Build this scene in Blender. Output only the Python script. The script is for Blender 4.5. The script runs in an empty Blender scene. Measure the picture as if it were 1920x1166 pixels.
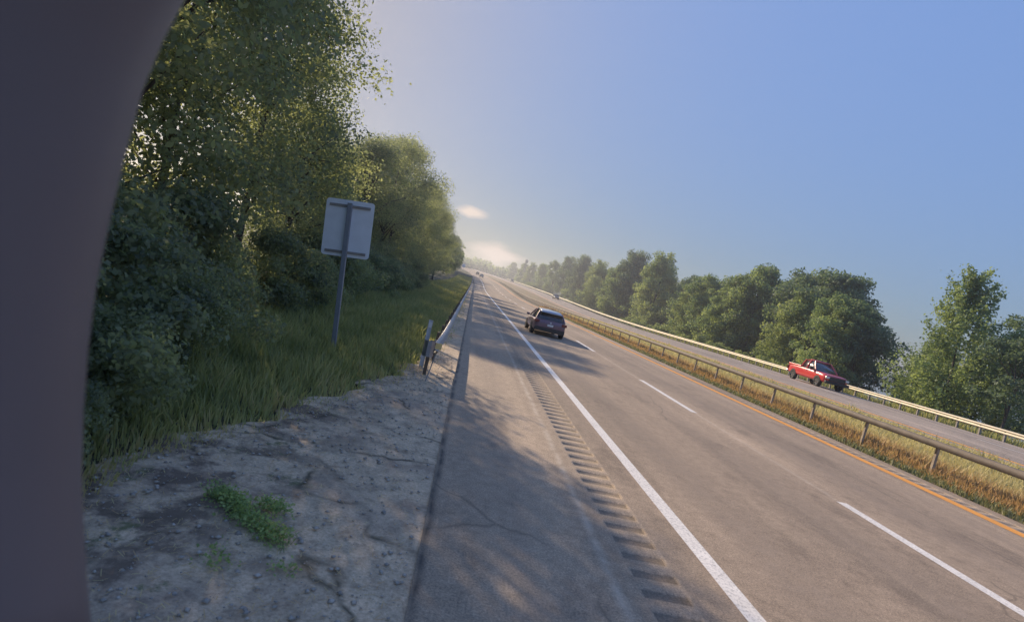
import bpy, bmesh, math, random
import numpy as np
from mathutils import Vector, Matrix

R = math.radians
scene = bpy.context.scene
col = scene.collection

# ------------------------------------------------------------------ camera
CAM_H = 2.1
F_PX = 1037.0                       # focal length in pixels of a 1920 wide picture
ROLL = R(13.0)
VX, VY = 890.0, 522.0               # where the straight road runs to
cam_d = bpy.data.cameras.new('camera')
cam = bpy.data.objects.new('camera', cam_d)
col.objects.link(cam)
cam_d.sensor_width = 36.0
cam_d.lens = F_PX / 1920.0 * 36.0
cam_d.clip_start = 0.05
cam_d.clip_end = 9000.0
Fv = Vector(((VX - 960) / F_PX, -(VY - 583) / F_PX, -1.0)).normalized()
Uv = Vector((math.sin(ROLL), math.cos(ROLL), 0.0))
Uv = (Uv - Fv * Uv.dot(Fv)).normalized()
Rv = Fv.cross(Uv).normalized()
M3 = Matrix((Rv, Fv, Uv))           # rows: world axes in camera coordinates -> camera to world
cam.matrix_world = Matrix.Translation((0, 0, CAM_H)) @ M3.to_4x4()
cam_d.dof.use_dof = True
cam_d.dof.focus_distance = 32.0
cam_d.dof.aperture_fstop = 2.6
scene.camera = cam

# ------------------------------------------------------------------ light
SUN_EL, SUN_AZ = R(25.0), R(-29.0)  # azimuth measured from the road direction, negative to the left
sun_dir = Vector((math.sin(SUN_AZ) * math.cos(SUN_EL), math.cos(SUN_AZ) * math.cos(SUN_EL), math.sin(SUN_EL)))
sd = bpy.data.lights.new('sun', 'SUN')
sd.energy = 2.65
sd.angle = R(0.55)
sd.color = (1.0, 0.81, 0.58)
so = bpy.data.objects.new('sun', sd)
so.rotation_euler = sun_dir.to_track_quat('Z', 'Y').to_euler()
so.location = (0, 0, 60)
col.objects.link(so)

w = bpy.data.worlds.new('World')
scene.world = w
w.use_nodes = True
wn, wl = w.node_tree.nodes, w.node_tree.links
bg = wn['Background']
sky = wn.new('ShaderNodeTexSky')
sky.sky_type = 'NISHITA'
sky.sun_disc = False
sky.sun_elevation = SUN_EL
sky.sun_rotation = SUN_AZ % (2 * math.pi)
sky.altitude = 50
sky.air_density = 1.0
sky.dust_density = 0.8
sky.ozone_density = 2.0
bg.inputs['Strength'].default_value = 0.15
# thin low clouds over the road, part of the sky
tc = wn.new('ShaderNodeTexCoord')
mp = wn.new('ShaderNodeMapping')
mp.inputs['Scale'].default_value = (9, 9, 34)
nz = wn.new('ShaderNodeTexNoise')
nz.inputs['Scale'].default_value = 1.6
nz.inputs['Detail'].default_value = 5
wl.new(tc.outputs['Generated'], mp.inputs['Vector'])
wl.new(mp.outputs['Vector'], nz.inputs['Vector'])
sep = wn.new('ShaderNodeSeparateXYZ')
wl.new(tc.outputs['Generated'], sep.inputs['Vector'])
def mathn(t, nodes, links, op, a, b=None, clamp=False):
    n = nodes.new('ShaderNodeMath')
    n.operation = op
    n.use_clamp = clamp
    for i, v in enumerate((a, b)):
        if v is None: continue
        if isinstance(v, (int, float)): n.inputs[i].default_value = v
        else: links.new(v, n.inputs[i])
    return n.outputs[0]
def WM(op, a, b=None, clamp=False): return mathn(None, wn, wl, op, a, b, clamp)
def bump1(src, c, wdt):   # 1 at c, 0 at c +- wdt
    return WM('SUBTRACT', 1.0, WM('DIVIDE', WM('ABSOLUTE', WM('SUBTRACT', src, c)), wdt), clamp=True)
m1 = WM('MULTIPLY', bump1(sep.outputs['Z'], 0.052, 0.036), bump1(sep.outputs['X'], 0.03, 0.085))
m2 = WM('MULTIPLY', bump1(sep.outputs['Z'], 0.112, 0.018), bump1(sep.outputs['X'], -0.035, 0.05))
mm = WM('ADD', m1, m2)
cl = WM('MULTIPLY', WM('SUBTRACT', WM('ADD', WM('MULTIPLY', mm, 1.5), nz.outputs['Fac']), 1.0), 1.7, clamp=True)
mixc = wn.new('ShaderNodeMix')
mixc.data_type = 'RGBA'
wl.new(cl, mixc.inputs[0])
# gentle roll-off of the glow round the sun
lum = wn.new('ShaderNodeRGBToBW'); wl.new(sky.outputs['Color'], lum.inputs[0])
fac = WM('DIVIDE', .172, WM('ADD', .05, WM('MULTIPLY', lum.outputs[0], .15)))
dv = wn.new('ShaderNodeVectorMath'); dv.operation = 'SCALE'
tn = wn.new('ShaderNodeVectorMath'); tn.operation = 'MULTIPLY'; tn.inputs[1].default_value = (.93, .97, 1.14)
wl.new(sky.outputs['Color'], tn.inputs[0]); wl.new(tn.outputs[0], dv.inputs[0]); wl.new(fac, dv.inputs['Scale'])
wl.new(dv.outputs[0], mixc.inputs[6])
mixc.inputs[7].default_value = (2.2, 1.85, 1.65, 1)
wl.new(mixc.outputs[2], bg.inputs['Color'])

scene.view_settings.view_transform = 'Standard'
scene.view_settings.look = 'None'
scene.view_settings.exposure = 1.22
scene.view_settings.gamma = 1.0
scene.cycles.max_bounces = 9
scene.cycles.transparent_max_bounces = 8
scene.cycles.use_denoising = True

rng = np.random.default_rng(7)
random.seed(7)

# ------------------------------------------------------------------ helpers
def tag(o, label=None, cat=None, group=None, kind=None):
    if label: o['label'] = label
    if cat: o['category'] = cat
    if group: o['group'] = group
    if kind: o['kind'] = kind
    return o

def empty(name, loc, rz=0.0, **k):
    o = bpy.data.objects.new(name, None)
    o.location = loc
    o.rotation_euler = (0, 0, rz)
    o.empty_display_size = 0.3
    col.objects.link(o)
    return tag(o, **k)

def mesh_np(name, V, F, mat, parent=None, smooth=False, tone=None, tone_per_face=True):
    """V (n,3); F (m,k) all faces the same size; tone (m,) one value per face"""
    V = np.asarray(V, dtype=np.float32); F = np.asarray(F, dtype=np.int32)
    me = bpy.data.meshes.new(name)
    k = F.shape[1]
    me.vertices.add(len(V)); me.vertices.foreach_set('co', V.ravel())
    me.loops.add(F.size); me.loops.foreach_set('vertex_index', F.ravel())
    me.polygons.add(len(F))
    me.polygons.foreach_set('loop_start', np.arange(0, F.size, k, dtype=np.int32))
    me.polygons.foreach_set('loop_total', np.full(len(F), k, dtype=np.int32))
    if smooth: me.polygons.foreach_set('use_smooth', np.ones(len(F), dtype=bool))
    me.update(calc_edges=True)
    if tone is not None:
        at = me.attributes.new('tone', 'FLOAT', 'FACE')
        at.data.foreach_set('value', np.asarray(tone, dtype=np.float32))
    me.materials.append(mat)
    o = bpy.data.objects.new(name, me)
    col.objects.link(o)
    if parent: o.parent = parent
    return o

class MB:
    """collects boxes, bars, tubes, prisms and builds them as one mesh object"""
    def __init__(s): s.v = []; s.f = []
    def add(s, vs, fs):
        b = len(s.v); s.v += [tuple(v) for v in vs]; s.f += [tuple(i + b for i in f) for f in fs]; return s
    def box(s, x0, x1, y0, y1, z0, z1):
        vs = [(x0,y0,z0),(x1,y0,z0),(x1,y1,z0),(x0,y1,z0),(x0,y0,z1),(x1,y0,z1),(x1,y1,z1),(x0,y1,z1)]
        return s.add(vs, [(0,3,2,1),(4,5,6,7),(0,1,5,4),(1,2,6,5),(2,3,7,6),(3,0,4,7)])
    def tube(s, pts, rad, n=8, cap=True):
        pts = [Vector(p) for p in pts]
        rad = [rad] * len(pts) if isinstance(rad, (int, float)) else rad
        vs, fs = [], []
        prev = None
        for i, p in enumerate(pts):
            d = (pts[min(i+1, len(pts)-1)] - pts[max(i-1, 0)]).normalized()
            if prev is None:
                a = d.orthogonal().normalized()
            else:
                a = (prev - d * prev.dot(d)).normalized()
            prev = a
            b = d.cross(a)
            for k in range(n):
                t = 2 * math.pi * k / n
                vs.append(p + (a * math.cos(t) + b * math.sin(t)) * rad[i])
        for i in range(len(pts) - 1):
            for k in range(n):
                k2 = (k + 1) % n
                fs.append((i*n+k, i*n+k2, (i+1)*n+k2, (i+1)*n+k))
        if cap:
            fs.append(tuple(range(n))[::-1]); fs.append(tuple((len(pts)-1)*n + k for k in range(n)))
        return s.add(vs, fs)
    def loft(s, rings, cap=True):
        n = len(rings[0]); vs = [v for r in rings for v in r]; fs = []
        for i in range(len(rings) - 1):
            for k in range(n):
                k2 = (k + 1) % n
                fs.append((i*n+k, i*n+k2, (i+1)*n+k2, (i+1)*n+k))
        if cap:
            fs.append(tuple(range(n))[::-1]); fs.append(tuple((len(rings)-1)*n + k for k in range(n)))
        return s.add(vs, fs)
    def build(s, name, mat, parent=None, bevel=0, smooth=False, seg=2, sub=0):
        me = bpy.data.meshes.new(name)
        me.from_pydata(s.v, [], s.f)
        bm = bmesh.new(); bm.from_mesh(me)
        bmesh.ops.recalc_face_normals(bm, faces=bm.faces)
        bm.to_mesh(me); bm.free()
        me.materials.append(mat)
        o = bpy.data.objects.new(name, me)
        col.objects.link(o)
        if parent: o.parent = parent
        if bevel:
            m = o.modifiers.new('b', 'BEVEL'); m.width = bevel; m.segments = seg; m.limit_method = 'ANGLE'; m.angle_limit = R(35)
        if sub:
            m = o.modifiers.new('s', 'SUBSURF'); m.levels = sub; m.render_levels = sub
        if smooth:
            for p in me.polygons: p.use_smooth = True
        return o

# ------------------------------------------------------------------ materials
def new_mat(name):
    m = bpy.data.materials.new(name); m.use_nodes = True
    nt = m.node_tree
    return m, nt.nodes, nt.links, nt.nodes['Principled BSDF']

def simple(name, c, rough=0.6, metal=0.0, noise=0.0, nscale=8.0, bump=0.0, emit=None, spec=0.5, coat=0.0):
    m, n, l, p = new_mat(name)
    p.inputs['Base Color'].default_value = (*c, 1)
    p.inputs['Roughness'].default_value = rough
    p.inputs['Metallic'].default_value = metal
    p.inputs['Specular IOR Level'].default_value = spec
    p.inputs['Coat Weight'].default_value = coat
    p.inputs['Coat Roughness'].default_value = 0.05
    if noise or bump:
        t = n.new('ShaderNodeTexCoord'); x = n.new('ShaderNodeTexNoise')
        x.inputs['Scale'].default_value = nscale; x.inputs['Detail'].default_value = 6
        l.new(t.outputs['Object'], x.inputs['Vector'])
        if noise:
            mr = n.new('ShaderNodeMapRange'); mr.inputs[1].default_value = .25; mr.inputs[2].default_value = .75
            mr.inputs[3].default_value = 1 - noise; mr.inputs[4].default_value = 1 + noise
            l.new(x.outputs['Fac'], mr.inputs[0])
            mx = n.new('ShaderNodeMix'); mx.data_type = 'RGBA'; mx.blend_type = 'MULTIPLY'; mx.inputs[0].default_value = 1
            mx.inputs[6].default_value = (*c, 1); l.new(mr.outputs[0], mx.inputs[7]); l.new(mx.outputs[2], p.inputs['Base Color'])
        if bump:
            b = n.new('ShaderNodeBump'); b.inputs['Strength'].default_value = bump; b.inputs['Distance'].default_value = 0.01
            l.new(x.outputs['Fac'], b.inputs['Height']); l.new(b.outputs[0], p.inputs['Normal'])
    if emit:
        p.inputs['Emission Color'].default_value = (*emit[0], 1); p.inputs['Emission Strength'].default_value = emit[1]
    return m

def leaf_mat(name, dark, light, transl, hue_noise=0.35):
    """leaf colour from the per-leaf tone, with light passing through"""
    m, n, l, p = new_mat(name)
    at = n.new('ShaderNodeAttribute'); at.attribute_name = 'tone'
    cr = n.new('ShaderNodeValToRGB')
    cr.color_ramp.elements[0].color = (*dark, 1); cr.color_ramp.elements[1].color = (*light, 1)
    if name == 'grass':
        cr.color_ramp.elements[1].position = .72
        e = cr.color_ramp.elements.new(.92); e.color = (.50, .42, .22, 1)
    l.new(at.outputs['Fac'], cr.inputs[0])
    l.new(cr.outputs[0], p.inputs['Base Color'])
    p.inputs['Roughness'].default_value = 0.6
    p.inputs['Specular IOR Level'].default_value = 0.25
    tr = n.new('ShaderNodeBsdfTranslucent')
    mx = n.new('ShaderNodeMix'); mx.data_type = 'RGBA'; mx.blend_type = 'MULTIPLY'; mx.inputs[0].default_value = 1
    l.new(cr.outputs[0], mx.inputs[6]); mx.inputs[7].default_value = (1.4, 1.42, 0.9, 1)
    l.new(mx.outputs[2], tr.inputs['Color'])
    ms = n.new('ShaderNodeMixShader'); ms.inputs[0].default_value = transl
    l.new(p.outputs[0], ms.inputs[1]); l.new(tr.outputs[0], ms.inputs[2])
    l.new(ms.outputs[0], n['Material Output'].inputs['Surface'])
    return m

M = {}
M['leaf_near'] = leaf_mat('leaf_near', (.15, .18, .14), (.36, .38, .21), .55)
M['leaf_mid'] = leaf_mat('leaf_mid', (.10, .16, .09), (.34, .40, .17), .42)
M['leaf_pale'] = leaf_mat('leaf_pale', (.13, .19, .09), (.40, .44, .19), .42)
M['leaf_dark'] = leaf_mat('leaf_dark', (.08, .125, .09), (.21, .27, .15), .38)
M['grass'] = leaf_mat('grass', (.17, .20, .08), (.42, .41, .19), .42)
M['dry'] = leaf_mat('dry', (.46, .29, .15), (.56, .49, .27), .28)
M['verge'] = leaf_mat('verge', (.13, .15, .07), (.36, .34, .2), .22)
M['weed'] = leaf_mat('weed', (.20, .28, .12), (.42, .50, .20), .4)
M['bark'] = simple('bark', (.085, .07, .06), .9, noise=.4, nscale=6, bump=.6)
M['galv'] = simple('galv', (.30, .30, .31), .5, .7, noise=.18, nscale=5, bump=.1)
M['galv_dull'] = simple('galv_dull', (.30, .27, .24), .6, .35, noise=.25, nscale=4, bump=.15)
M['rail_brown'] = simple('rail_brown', (.15, .125, .105), .75, .1, noise=.25, nscale=4, bump=.15)  # dark brown carries the shaded look of the median beam
M['post'] = simple('post', (.34, .28, .22), .75, .1, noise=.3, nscale=9)
M['wood_post'] = simple('wood_post', (.16, .12, .09), .85, 0, noise=.3, nscale=9)
M['rail_tan'] = simple('rail_tan', (.58, .52, .40), .6, .2, noise=.15, nscale=3)
M['sign_back'] = simple('sign_back', (.74, .75, .77), .5, .15, noise=.06, nscale=5)
M['sign_post'] = simple('sign_post', (.24, .25, .27), .6, .4, noise=.1)
M['mast'] = simple('mast', (.155, .118, .115), .55, 0, noise=.1, nscale=3)
M['white_paint'] = None
M['red'] = simple('red', (.62, .02, .02), .28, 0, coat=1.0)
M['maroon'] = simple('maroon', (.17, .09, .12), .35, .3, coat=.6)
M['black_paint'] = simple('black_paint', (.012, .012, .015), .3, 0, coat=1.0)
M['silver'] = simple('silver', (.5, .5, .52), .3, .6, coat=1.0)
M['glass'] = simple('glass', (.012, .014, .018), .06, 0, spec=.9)
M['truck_glass'] = simple('truck_glass', (.03, .03, .035), .24, 0, spec=1.0, coat=1.0)
M['rubber'] = simple('rubber', (.018, .018, .018), .85)
M['rim'] = simple('rim', (.45, .44, .43), .35, .9)
M['plastic'] = simple('plastic', (.02, .02, .022), .6)
M['tail'] = simple('tail', (.16, .012, .012), .2)
M['head'] = simple('head', (.75, .75, .72), .12, .3)
M['plate'] = simple('plate', (.7, .7, .68), .5)
M['reflector_or_glint'] = simple('reflector_or_glint', (.85, .62, .25), .3)  # yellow-white colour painted as the sun glint on the left rail end
M['whiteplastic'] = simple('whiteplastic', (.5, .52, .54), .5)

def node_mat(name, build):
    m, n, l, p = new_mat(name)
    g = n.new('ShaderNodeNewGeometry')
    def mul(a, b): return mathn(None, n, l, 'MULTIPLY', a, b)
    def noise(scale, detail=6, vec_scale=(1, 1, 1), rough=.55):
        mpn = n.new('ShaderNodeMapping'); mpn.inputs['Scale'].default_value = vec_scale
        l.new(g.outputs['Position'], mpn.inputs['Vector'])
        t = n.new('ShaderNodeTexNoise'); t.inputs['Scale'].default_value = scale; t.inputs['Detail'].default_value = detail
        t.inputs['Roughness'].default_value = rough
        l.new(mpn.outputs[0], t.inputs['Vector']); return t.outputs['Fac']
    def ramp(f, stops):
        r = n.new('ShaderNodeValToRGB'); e = r.color_ramp.elements
        while len(e) < len(stops): e.new(.5)
        for i, (pos, c) in enumerate(stops):
            e[i].position = pos; e[i].color = (*c, 1) if len(c) == 3 else c
        l.new(f, r.inputs[0]); return r.outputs[0]
    def mix(f, a, b, mode='MIX'):
        x = n.new('ShaderNodeMix'); x.data_type = 'RGBA'; x.blend_type = mode
        for i, v in ((0, f), (6, a), (7, b)):
            if isinstance(v, (int, float)): x.inputs[i].default_value = v
            elif isinstance(v, tuple): x.inputs[i].default_value = (*v, 1)
            else: l.new(v, x.inputs[i])
        return x.outputs[2]
    def bumpn(h, s, d=.01):
        b = n.new('ShaderNodeBump'); b.inputs['Strength'].default_value = s; b.inputs['Distance'].default_value = d
        l.new(h, b.inputs['Height']); l.new(b.outputs[0], p.inputs['Normal'])
    class K: pass
    k = K(); k.n, k.l, k.p, k.g = n, l, p, g
    k.noise, k.ramp, k.mix, k.bump = noise, ramp, mix, bumpn
    k.math = lambda op, a, b=None, clamp=False: mathn(None, n, l, op, a, b, clamp)
    sp = n.new('ShaderNodeSeparateXYZ'); l.new(g.outputs['Position'], sp.inputs[0])
    k.x, k.y, k.z = sp.outputs
    build(k)
    return m

def asphalt(base, warm, lines, groove_dark=False):
    def b(k):
        speck = k.noise(55, 5, rough=.85)
        fine = k.noise(7, 6, rough=.8)
        streak = k.noise(1.0, 3, (1.3, .025, 1))
        patch = k.noise(.35, 5, (1, .35, 1))
        c = k.ramp(fine, [(.34, tuple(v * .78 for v in base)), (.66, tuple(v * 1.18 for v in base))])
        c = k.mix(1.0, c, k.ramp(speck, [(.36, (.55, .55, .56)), (.5, (1, 1, 1)), (.64, (1.6, 1.55, 1.5))]), 'MULTIPLY')
        c = k.mix(1.0, c, k.ramp(streak, [(.3, (.80, .80, .81)), (.7, (1.18, 1.16, 1.14))]), 'MULTIPLY')
        c = k.mix(1.0, c, k.ramp(patch, [(.3, (.80, .80, .81)), (.7, (1.16, 1.14, 1.12))]), 'MULTIPLY')
        stain = k.noise(.9, 6, (1, .5, 1), rough=.7)
        c = k.mix(1.0, c, k.ramp(stain, [(.36, (.78, .78, .79)), (.46, (1, 1, 1)), (.6, (1, 1, 1)), (.68, (1.12, 1.11, 1.1))]), 'MULTIPLY')
        vc = k.n.new('ShaderNodeTexVoronoi'); vc.feature = 'DISTANCE_TO_EDGE'; vc.inputs['Scale'].default_value = .22
        wv = k.n.new('ShaderNodeMix'); wv.data_type = 'RGBA'; wv.inputs[0].default_value = .35
        nt_ = k.n.new('ShaderNodeTexNoise'); nt_.inputs['Scale'].default_value = 1.4; nt_.inputs['Detail'].default_value = 6
        k.l.new(k.g.outputs['Position'], nt_.inputs['Vector']); k.l.new(k.g.outputs['Position'], wv.inputs[6]); k.l.new(nt_.outputs['Color'], wv.inputs[7])
        k.l.new(wv.outputs[2], vc.inputs['Vector'])
        ck = k.math('MULTIPLY', k.math('SUBTRACT', 1.0, k.math('DIVIDE', vc.outputs['Distance'], .0045), True), k.ramp(k.noise(.3, 3), [(.5, (0,)*3), (.56, (.75,)*3)]))
        c = k.mix(ck, c, tuple(v * .45 for v in base))
        if groove_dark:     # darker colour with depth in the milled grooves
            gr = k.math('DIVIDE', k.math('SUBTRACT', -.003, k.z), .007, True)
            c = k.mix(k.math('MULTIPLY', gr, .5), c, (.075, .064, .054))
        # sealed seams that run along the road: (x, half width, strength, colour)
        wob = k.math('MULTIPLY', k.math('SUBTRACT', k.noise(.9, 4), .5), .10)
        for (x0, hw, st, sc) in lines:
            d = k.math('ABSOLUTE', k.math('SUBTRACT', k.math('ADD', k.x, wob), x0))
            f = k.math('MULTIPLY', k.math('SUBTRACT', 1.0, k.math('DIVIDE', d, hw), True), st)
            f = k.math('MULTIPLY', f, k.ramp(k.noise(3.5, 5), [(.35, (.25,)*3), (.6, (1,)*3)]))
            c = k.mix(f, c, sc)
        k.l.new(c, k.p.inputs['Base Color'])
        k.p.inputs['Roughness'].default_value = .85
        k.p.inputs['Specular IOR Level'].default_value = .35
        k.bump(speck, .35, .004)
    return b

RC = (.335, .262, .192)
M['road'] = node_mat('road', asphalt(RC, 0, [(6.35, .10, .4, (.55, .46, .37)), (8.1, .03, .5, (.07, .065, .06)), (3.6, .5, .5, (.24, .19, .15)), (5.3, .5, .4, (.24, .19, .15)), (7.5, .5, .45, (.24, .19, .15)), (9.0, .4, .45, (.24, .19, .15))]))
M['shoulder'] = node_mat('shoulder', asphalt((.40, .315, .23), 0, [(1.62, .07, .45, (.62, .54, .44)), (.08, .06, .95, (.05, .048, .046)), (.9, .5, .3, (.23, .19, .16))]))
M['rumble'] = node_mat('rumble', asphalt((.40, .315, .23), 0, [], True))
M['far_road'] = node_mat('far_road', asphalt((.34, .285, .235), 0, []))

def gravel_b(k):
    fine = k.noise(40, 4, rough=.75); mid = k.noise(4, 6, rough=.65); big = k.noise(.8, 5)
    c = k.ramp(fine, [(.28, (.34, .255, .17)), (.5, (.54, .42, .29)), (.75, (.72, .58, .42))])
    c = k.mix(1.0, c, k.ramp(mid, [(.3, (.62, .6, .6)), (.5, (1, 1, 1)), (.7, (1.3, 1.27, 1.24))]), 'MULTIPLY')
    c = k.mix(k.ramp(big, [(.48, (0, 0, 0)), (.66, (.5,)*3)]), c, (.27, .20, .165))
    dirt = k.math('MULTIPLY', k.ramp(k.noise(1.6, 6, rough=.7), [(.47, (0,)*3), (.56, (1,)*3)]), k.math('DIVIDE', k.math('SUBTRACT', -.55, k.x), 1.1, True))
    c = k.mix(k.math('MULTIPLY', dirt, .85), c, (.13, .095, .07))
    moss = k.ramp(k.noise(2.3, 6, rough=.75), [(.58, (0,)*3), (.66, (.9,)*3)])
    c = k.mix(k.math('MULTIPLY', moss, k.math('DIVIDE', k.math('SUBTRACT', -.35, k.x), .8, True)), c, (.13, .14, .06))
    # mossy cracks
    v = k.n.new('ShaderNodeTexVoronoi'); v.feature = 'DISTANCE_TO_EDGE'; v.inputs['Scale'].default_value = 1.15
    wv = k.n.new('ShaderNodeMix'); wv.data_type = 'RGBA'; wv.inputs[0].default_value = .16
    nt = k.n.new('ShaderNodeTexNoise'); nt.inputs['Scale'].default_value = 3.2; nt.inputs['Detail'].default_value = 5
    k.l.new(k.g.outputs['Position'], nt.inputs['Vector'])
    k.l.new(k.g.outputs['Position'], wv.inputs[6]); k.l.new(nt.outputs['Color'], wv.inputs[7])
    k.l.new(wv.outputs[2], v.inputs['Vector'])
    crack = k.math('MULTIPLY', k.math('SUBTRACT', 1.0, k.math('DIVIDE', v.outputs['Distance'], .035), True), k.ramp(k.noise(1.1, 4), [(.46, (0,)*3), (.6, (.9,)*3)]))
    c = k.mix(crack, c, (.05, .045, .025))
    k.l.new(c, k.p.inputs['Base Color']); k.p.inputs['Roughness'].default_value = .92
    k.bump(k.math('ADD', fine, k.math('MULTIPLY', mid, 1.0)), .55, .014)
M['gravel'] = node_mat('gravel', gravel_b)

def soil_b(k):
    a = k.noise(9, 6, rough=.7); b2 = k.noise(.7, 5)
    c = k.ramp(a, [(.3, (.035, .042, .02)), (.7, (.10, .105, .05))])
    c = k.mix(k.ramp(b2, [(.4, (0,)*3), (.65, (.6,)*3)]), c, (.12, .09, .05))
    k.l.new(c, k.p.inputs['Base Color']); k.p.inputs['Roughness'].default_value = .95; k.bump(a, .7, .05)
M['soil'] = node_mat('soil', soil_b)

def median_b(k):
    a = k.noise(14, 6, rough=.75); b2 = k.noise(.9, 5, (1, .4, 1))
    c = k.ramp(a, [(.3, (.11, .10, .05)), (.7, (.30, .25, .14))])
    c = k.mix(k.ramp(b2, [(.42, (0,)*3), (.62, (.7,)*3)]), c, (.26, .12, .06))
    k.l.new(c, k.p.inputs['Base Color']); k.p.inputs['Roughness'].default_value = .95; k.bump(a, .8, .05)
M['median'] = node_mat('median', median_b)

def paint_mat(name, c, wear):
    def b(k):
        f = k.noise(30, 5, rough=.8); g2 = k.noise(2.5, 4)
        cc = k.mix(k.ramp(f, [(.36, (wear,)*3), (.52, (0,)*3)]), c, (.2, .18, .17))
        cc = k.mix(1.0, cc, k.ramp(g2, [(.3, (.88,)*3), (.7, (1.06,)*3)]), 'MULTIPLY')
        k.l.new(cc, k.p.inputs['Base Color']); k.p.inputs['Roughness'].default_value = .6
    return node_mat(name, b)
M['white_paint'] = paint_mat('white_paint', (.86, .80, .72), .6)
M['yellow_paint'] = paint_mat('yellow_paint', (.86, .36, .04), .35)

def water_b(k):
    k.p.inputs['Base Color'].default_value = (.05, .09, .14, 1); k.p.inputs['Roughness'].default_value = .12
    k.bump(k.noise(1.2, 4), .25, .05)
M['water'] = node_mat('water', water_b)

# ------------------------------------------------------------------ terrain functions
def cx(y):
    y = np.asarray(y, float)
    return np.where(y > 150, -1.6e-4 * np.minimum(y - 150, 450) ** 2 - np.maximum(y - 600, 0) * .144, 0.0)
def zr(y):
    y = np.asarray(y, float)
    a = np.clip(y - 90, 0, 60)
    return 2.0e-4 * a * a + np.clip(y - 150, 0, 450) * .024
PX = [-900, -60, -14, -6.5, -4.0, -2.9, -1.9, 0.0, 10.8, 12.0, 14.5, 17.5, 20.6, 21.4, 33.0, 35.0, 42.0, 55.0, 72.0, 95.0, 1200]
PZ = [3.0, 1.0, 0.5, 0.28, 0.10, 0.0, -.09, -.09, -.05, -.03, -.38, -.50, -.26, -.22, -.22, -.35, -2.2, -4.3, -5.6, -6.5, -7.0]
def gz(x, y):
    """ground height at x (measured from the camera line) and y"""
    xr = np.asarray(x, float) - cx(y)
    wgt = np.clip((120 - xr) / 80.0, 0, 1)
    return np.interp(xr, PX, PZ) + zr(y) * wgt
def sb(xr):     # crowned opposite roadway
    return np.interp(xr, [21.5, 26.4, 31.8], [-.17, .02, -.12])

def smooth_noise(x, y, seed, s):
    r = np.random.default_rng(seed); o = 0
    for i in range(6):
        a = r.uniform(0, 6.28); k = r.uniform(.6, 1.8) / s; ph = r.uniform(0, 6.28)
        o = o + np.sin((x * math.cos(a) + y * math.sin(a)) * k * 2 * math.pi + ph)
    return o / 6

def sheet(name, xs, ys, zf, mat, follow=True, **k):
    XX, YY = np.meshgrid(xs, ys)
    X = XX + (cx(YY) if follow else 0)
    Z = zf(XX, YY)
    V = np.stack([X, YY, Z], -1).reshape(-1, 3)
    nx, ny = len(xs), len(ys)
    i = np.arange(nx - 1)[None, :] + np.arange(ny - 1)[:, None] * nx
    F = np.stack([i, i + 1, i + 1 + nx, i + nx], -1).reshape(-1, 4)
    o = mesh_np(name, V, F, mat, smooth=True)
    tag(o, **k); return o

Ylong = np.concatenate([np.arange(-30, 60, 1.0), np.arange(60, 240, 4.0), np.arange(240, 820, 10.0)])
# ground: one sheet out to the horizon
gx = np.array(sorted(set(PX + [-400, -200, -30, -10, -5, -3.3, -1.5, 16, 19, 38, 48, 64, 83, 140, 250, 500])))
gy = np.concatenate([[-400, -120], Ylong, [900, 1200, 1800, 3000, 6000]])
XX, YY = np.meshgrid(gx, gy)
ZZ = np.interp(XX, PX, PZ) + zr(YY) * np.clip((120 - XX) / 80.0, 0, 1) + smooth_noise(XX, YY, 3, 6.0) * .05 * np.clip((np.abs(XX - 5) - 9) / 6, 0, 1) * ((XX < 8) | (XX > 36))
V = np.stack([XX + cx(YY), YY, ZZ], -1).reshape(-1, 3)
nx = len(gx); i = np.arange(nx - 1)[None, :] + np.arange(len(gy) - 1)[:, None] * nx
g = mesh_np('ground', V, np.stack([i, i + 1, i + 1 + nx, i + nx], -1).reshape(-1, 4), M['soil'], smooth=True)
tag(g, 'rough grassy ground on both sides of the highway', 'ground', kind='structure')

# pavement of the near roadway
XR0, XR1 = 1.80, 2.27        # rumble strip beside the white edge line
XY0, XY1 = 10.12, 10.50      # rumble strip beside the yellow line
zflat = lambda x, y: zr(y) + 0 * x
sheet('shoulder', np.array([.05, .9, XR0]), Ylong, zflat, M['shoulder'], label='grey paved shoulder between guardrail and rumble strip', cat='shoulder', kind='structure')
sheet('road', np.array([XR1, 4.5, 6.3, 8.3, XY0]), Ylong, zflat, M['road'], label='two sunlit asphalt lanes of the near roadway', cat='road', kind='structure')
sheet('road_edge', np.array([XY1, 10.62, 10.85]), Ylong, zflat, M['road'], label='narrow asphalt edge beside the grass median', cat='road', kind='structure')
def rumble(name, x0, x1, y0, y1, per, groove, mat, label):
    u = np.linspace(0, 1, 7)[:-1]
    prof_y = np.concatenate([u * groove, groove + np.array([0, .5]) * (per - groove)])
    prof_z = np.concatenate([-np.minimum(1, np.sin(u * math.pi) * 1.6) * .014, [0, 0]])
    n = int((y1 - y0) / per)
    ys = (y0 + np.arange(n)[:, None] * per + prof_y[None, :]).ravel(); zz = np.tile(prof_z, n)
    ys = np.append(ys, y0 + n * per); zz = np.append(zz, 0.0)
    # grooves with flat lips at both ends
    e = .035
    xs = np.array([x0, x0 + e, x0 + e + .004, x1 - e - .004, x1 - e, x1]); wx = np.array([0, 0, 1, 1, 0, 0.])
    XX, YY = np.meshgrid(xs, ys)
    Z = zr(YY) + zz[:, None] * wx[None, :]
    V = np.stack([XX + cx(YY), YY, Z], -1).reshape(-1, 3)
    k = len(xs); i = np.arange(k - 1)[None, :] + np.arange(len(ys) - 1)[:, None] * k
    o = mesh_np(name, V, np.stack([i, i + 1, i + 1 + k, i + k], -1).reshape(-1, 4), mat)
    tag(o, label, 'rumble strip', kind='structure'); return ys[-1]
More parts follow.
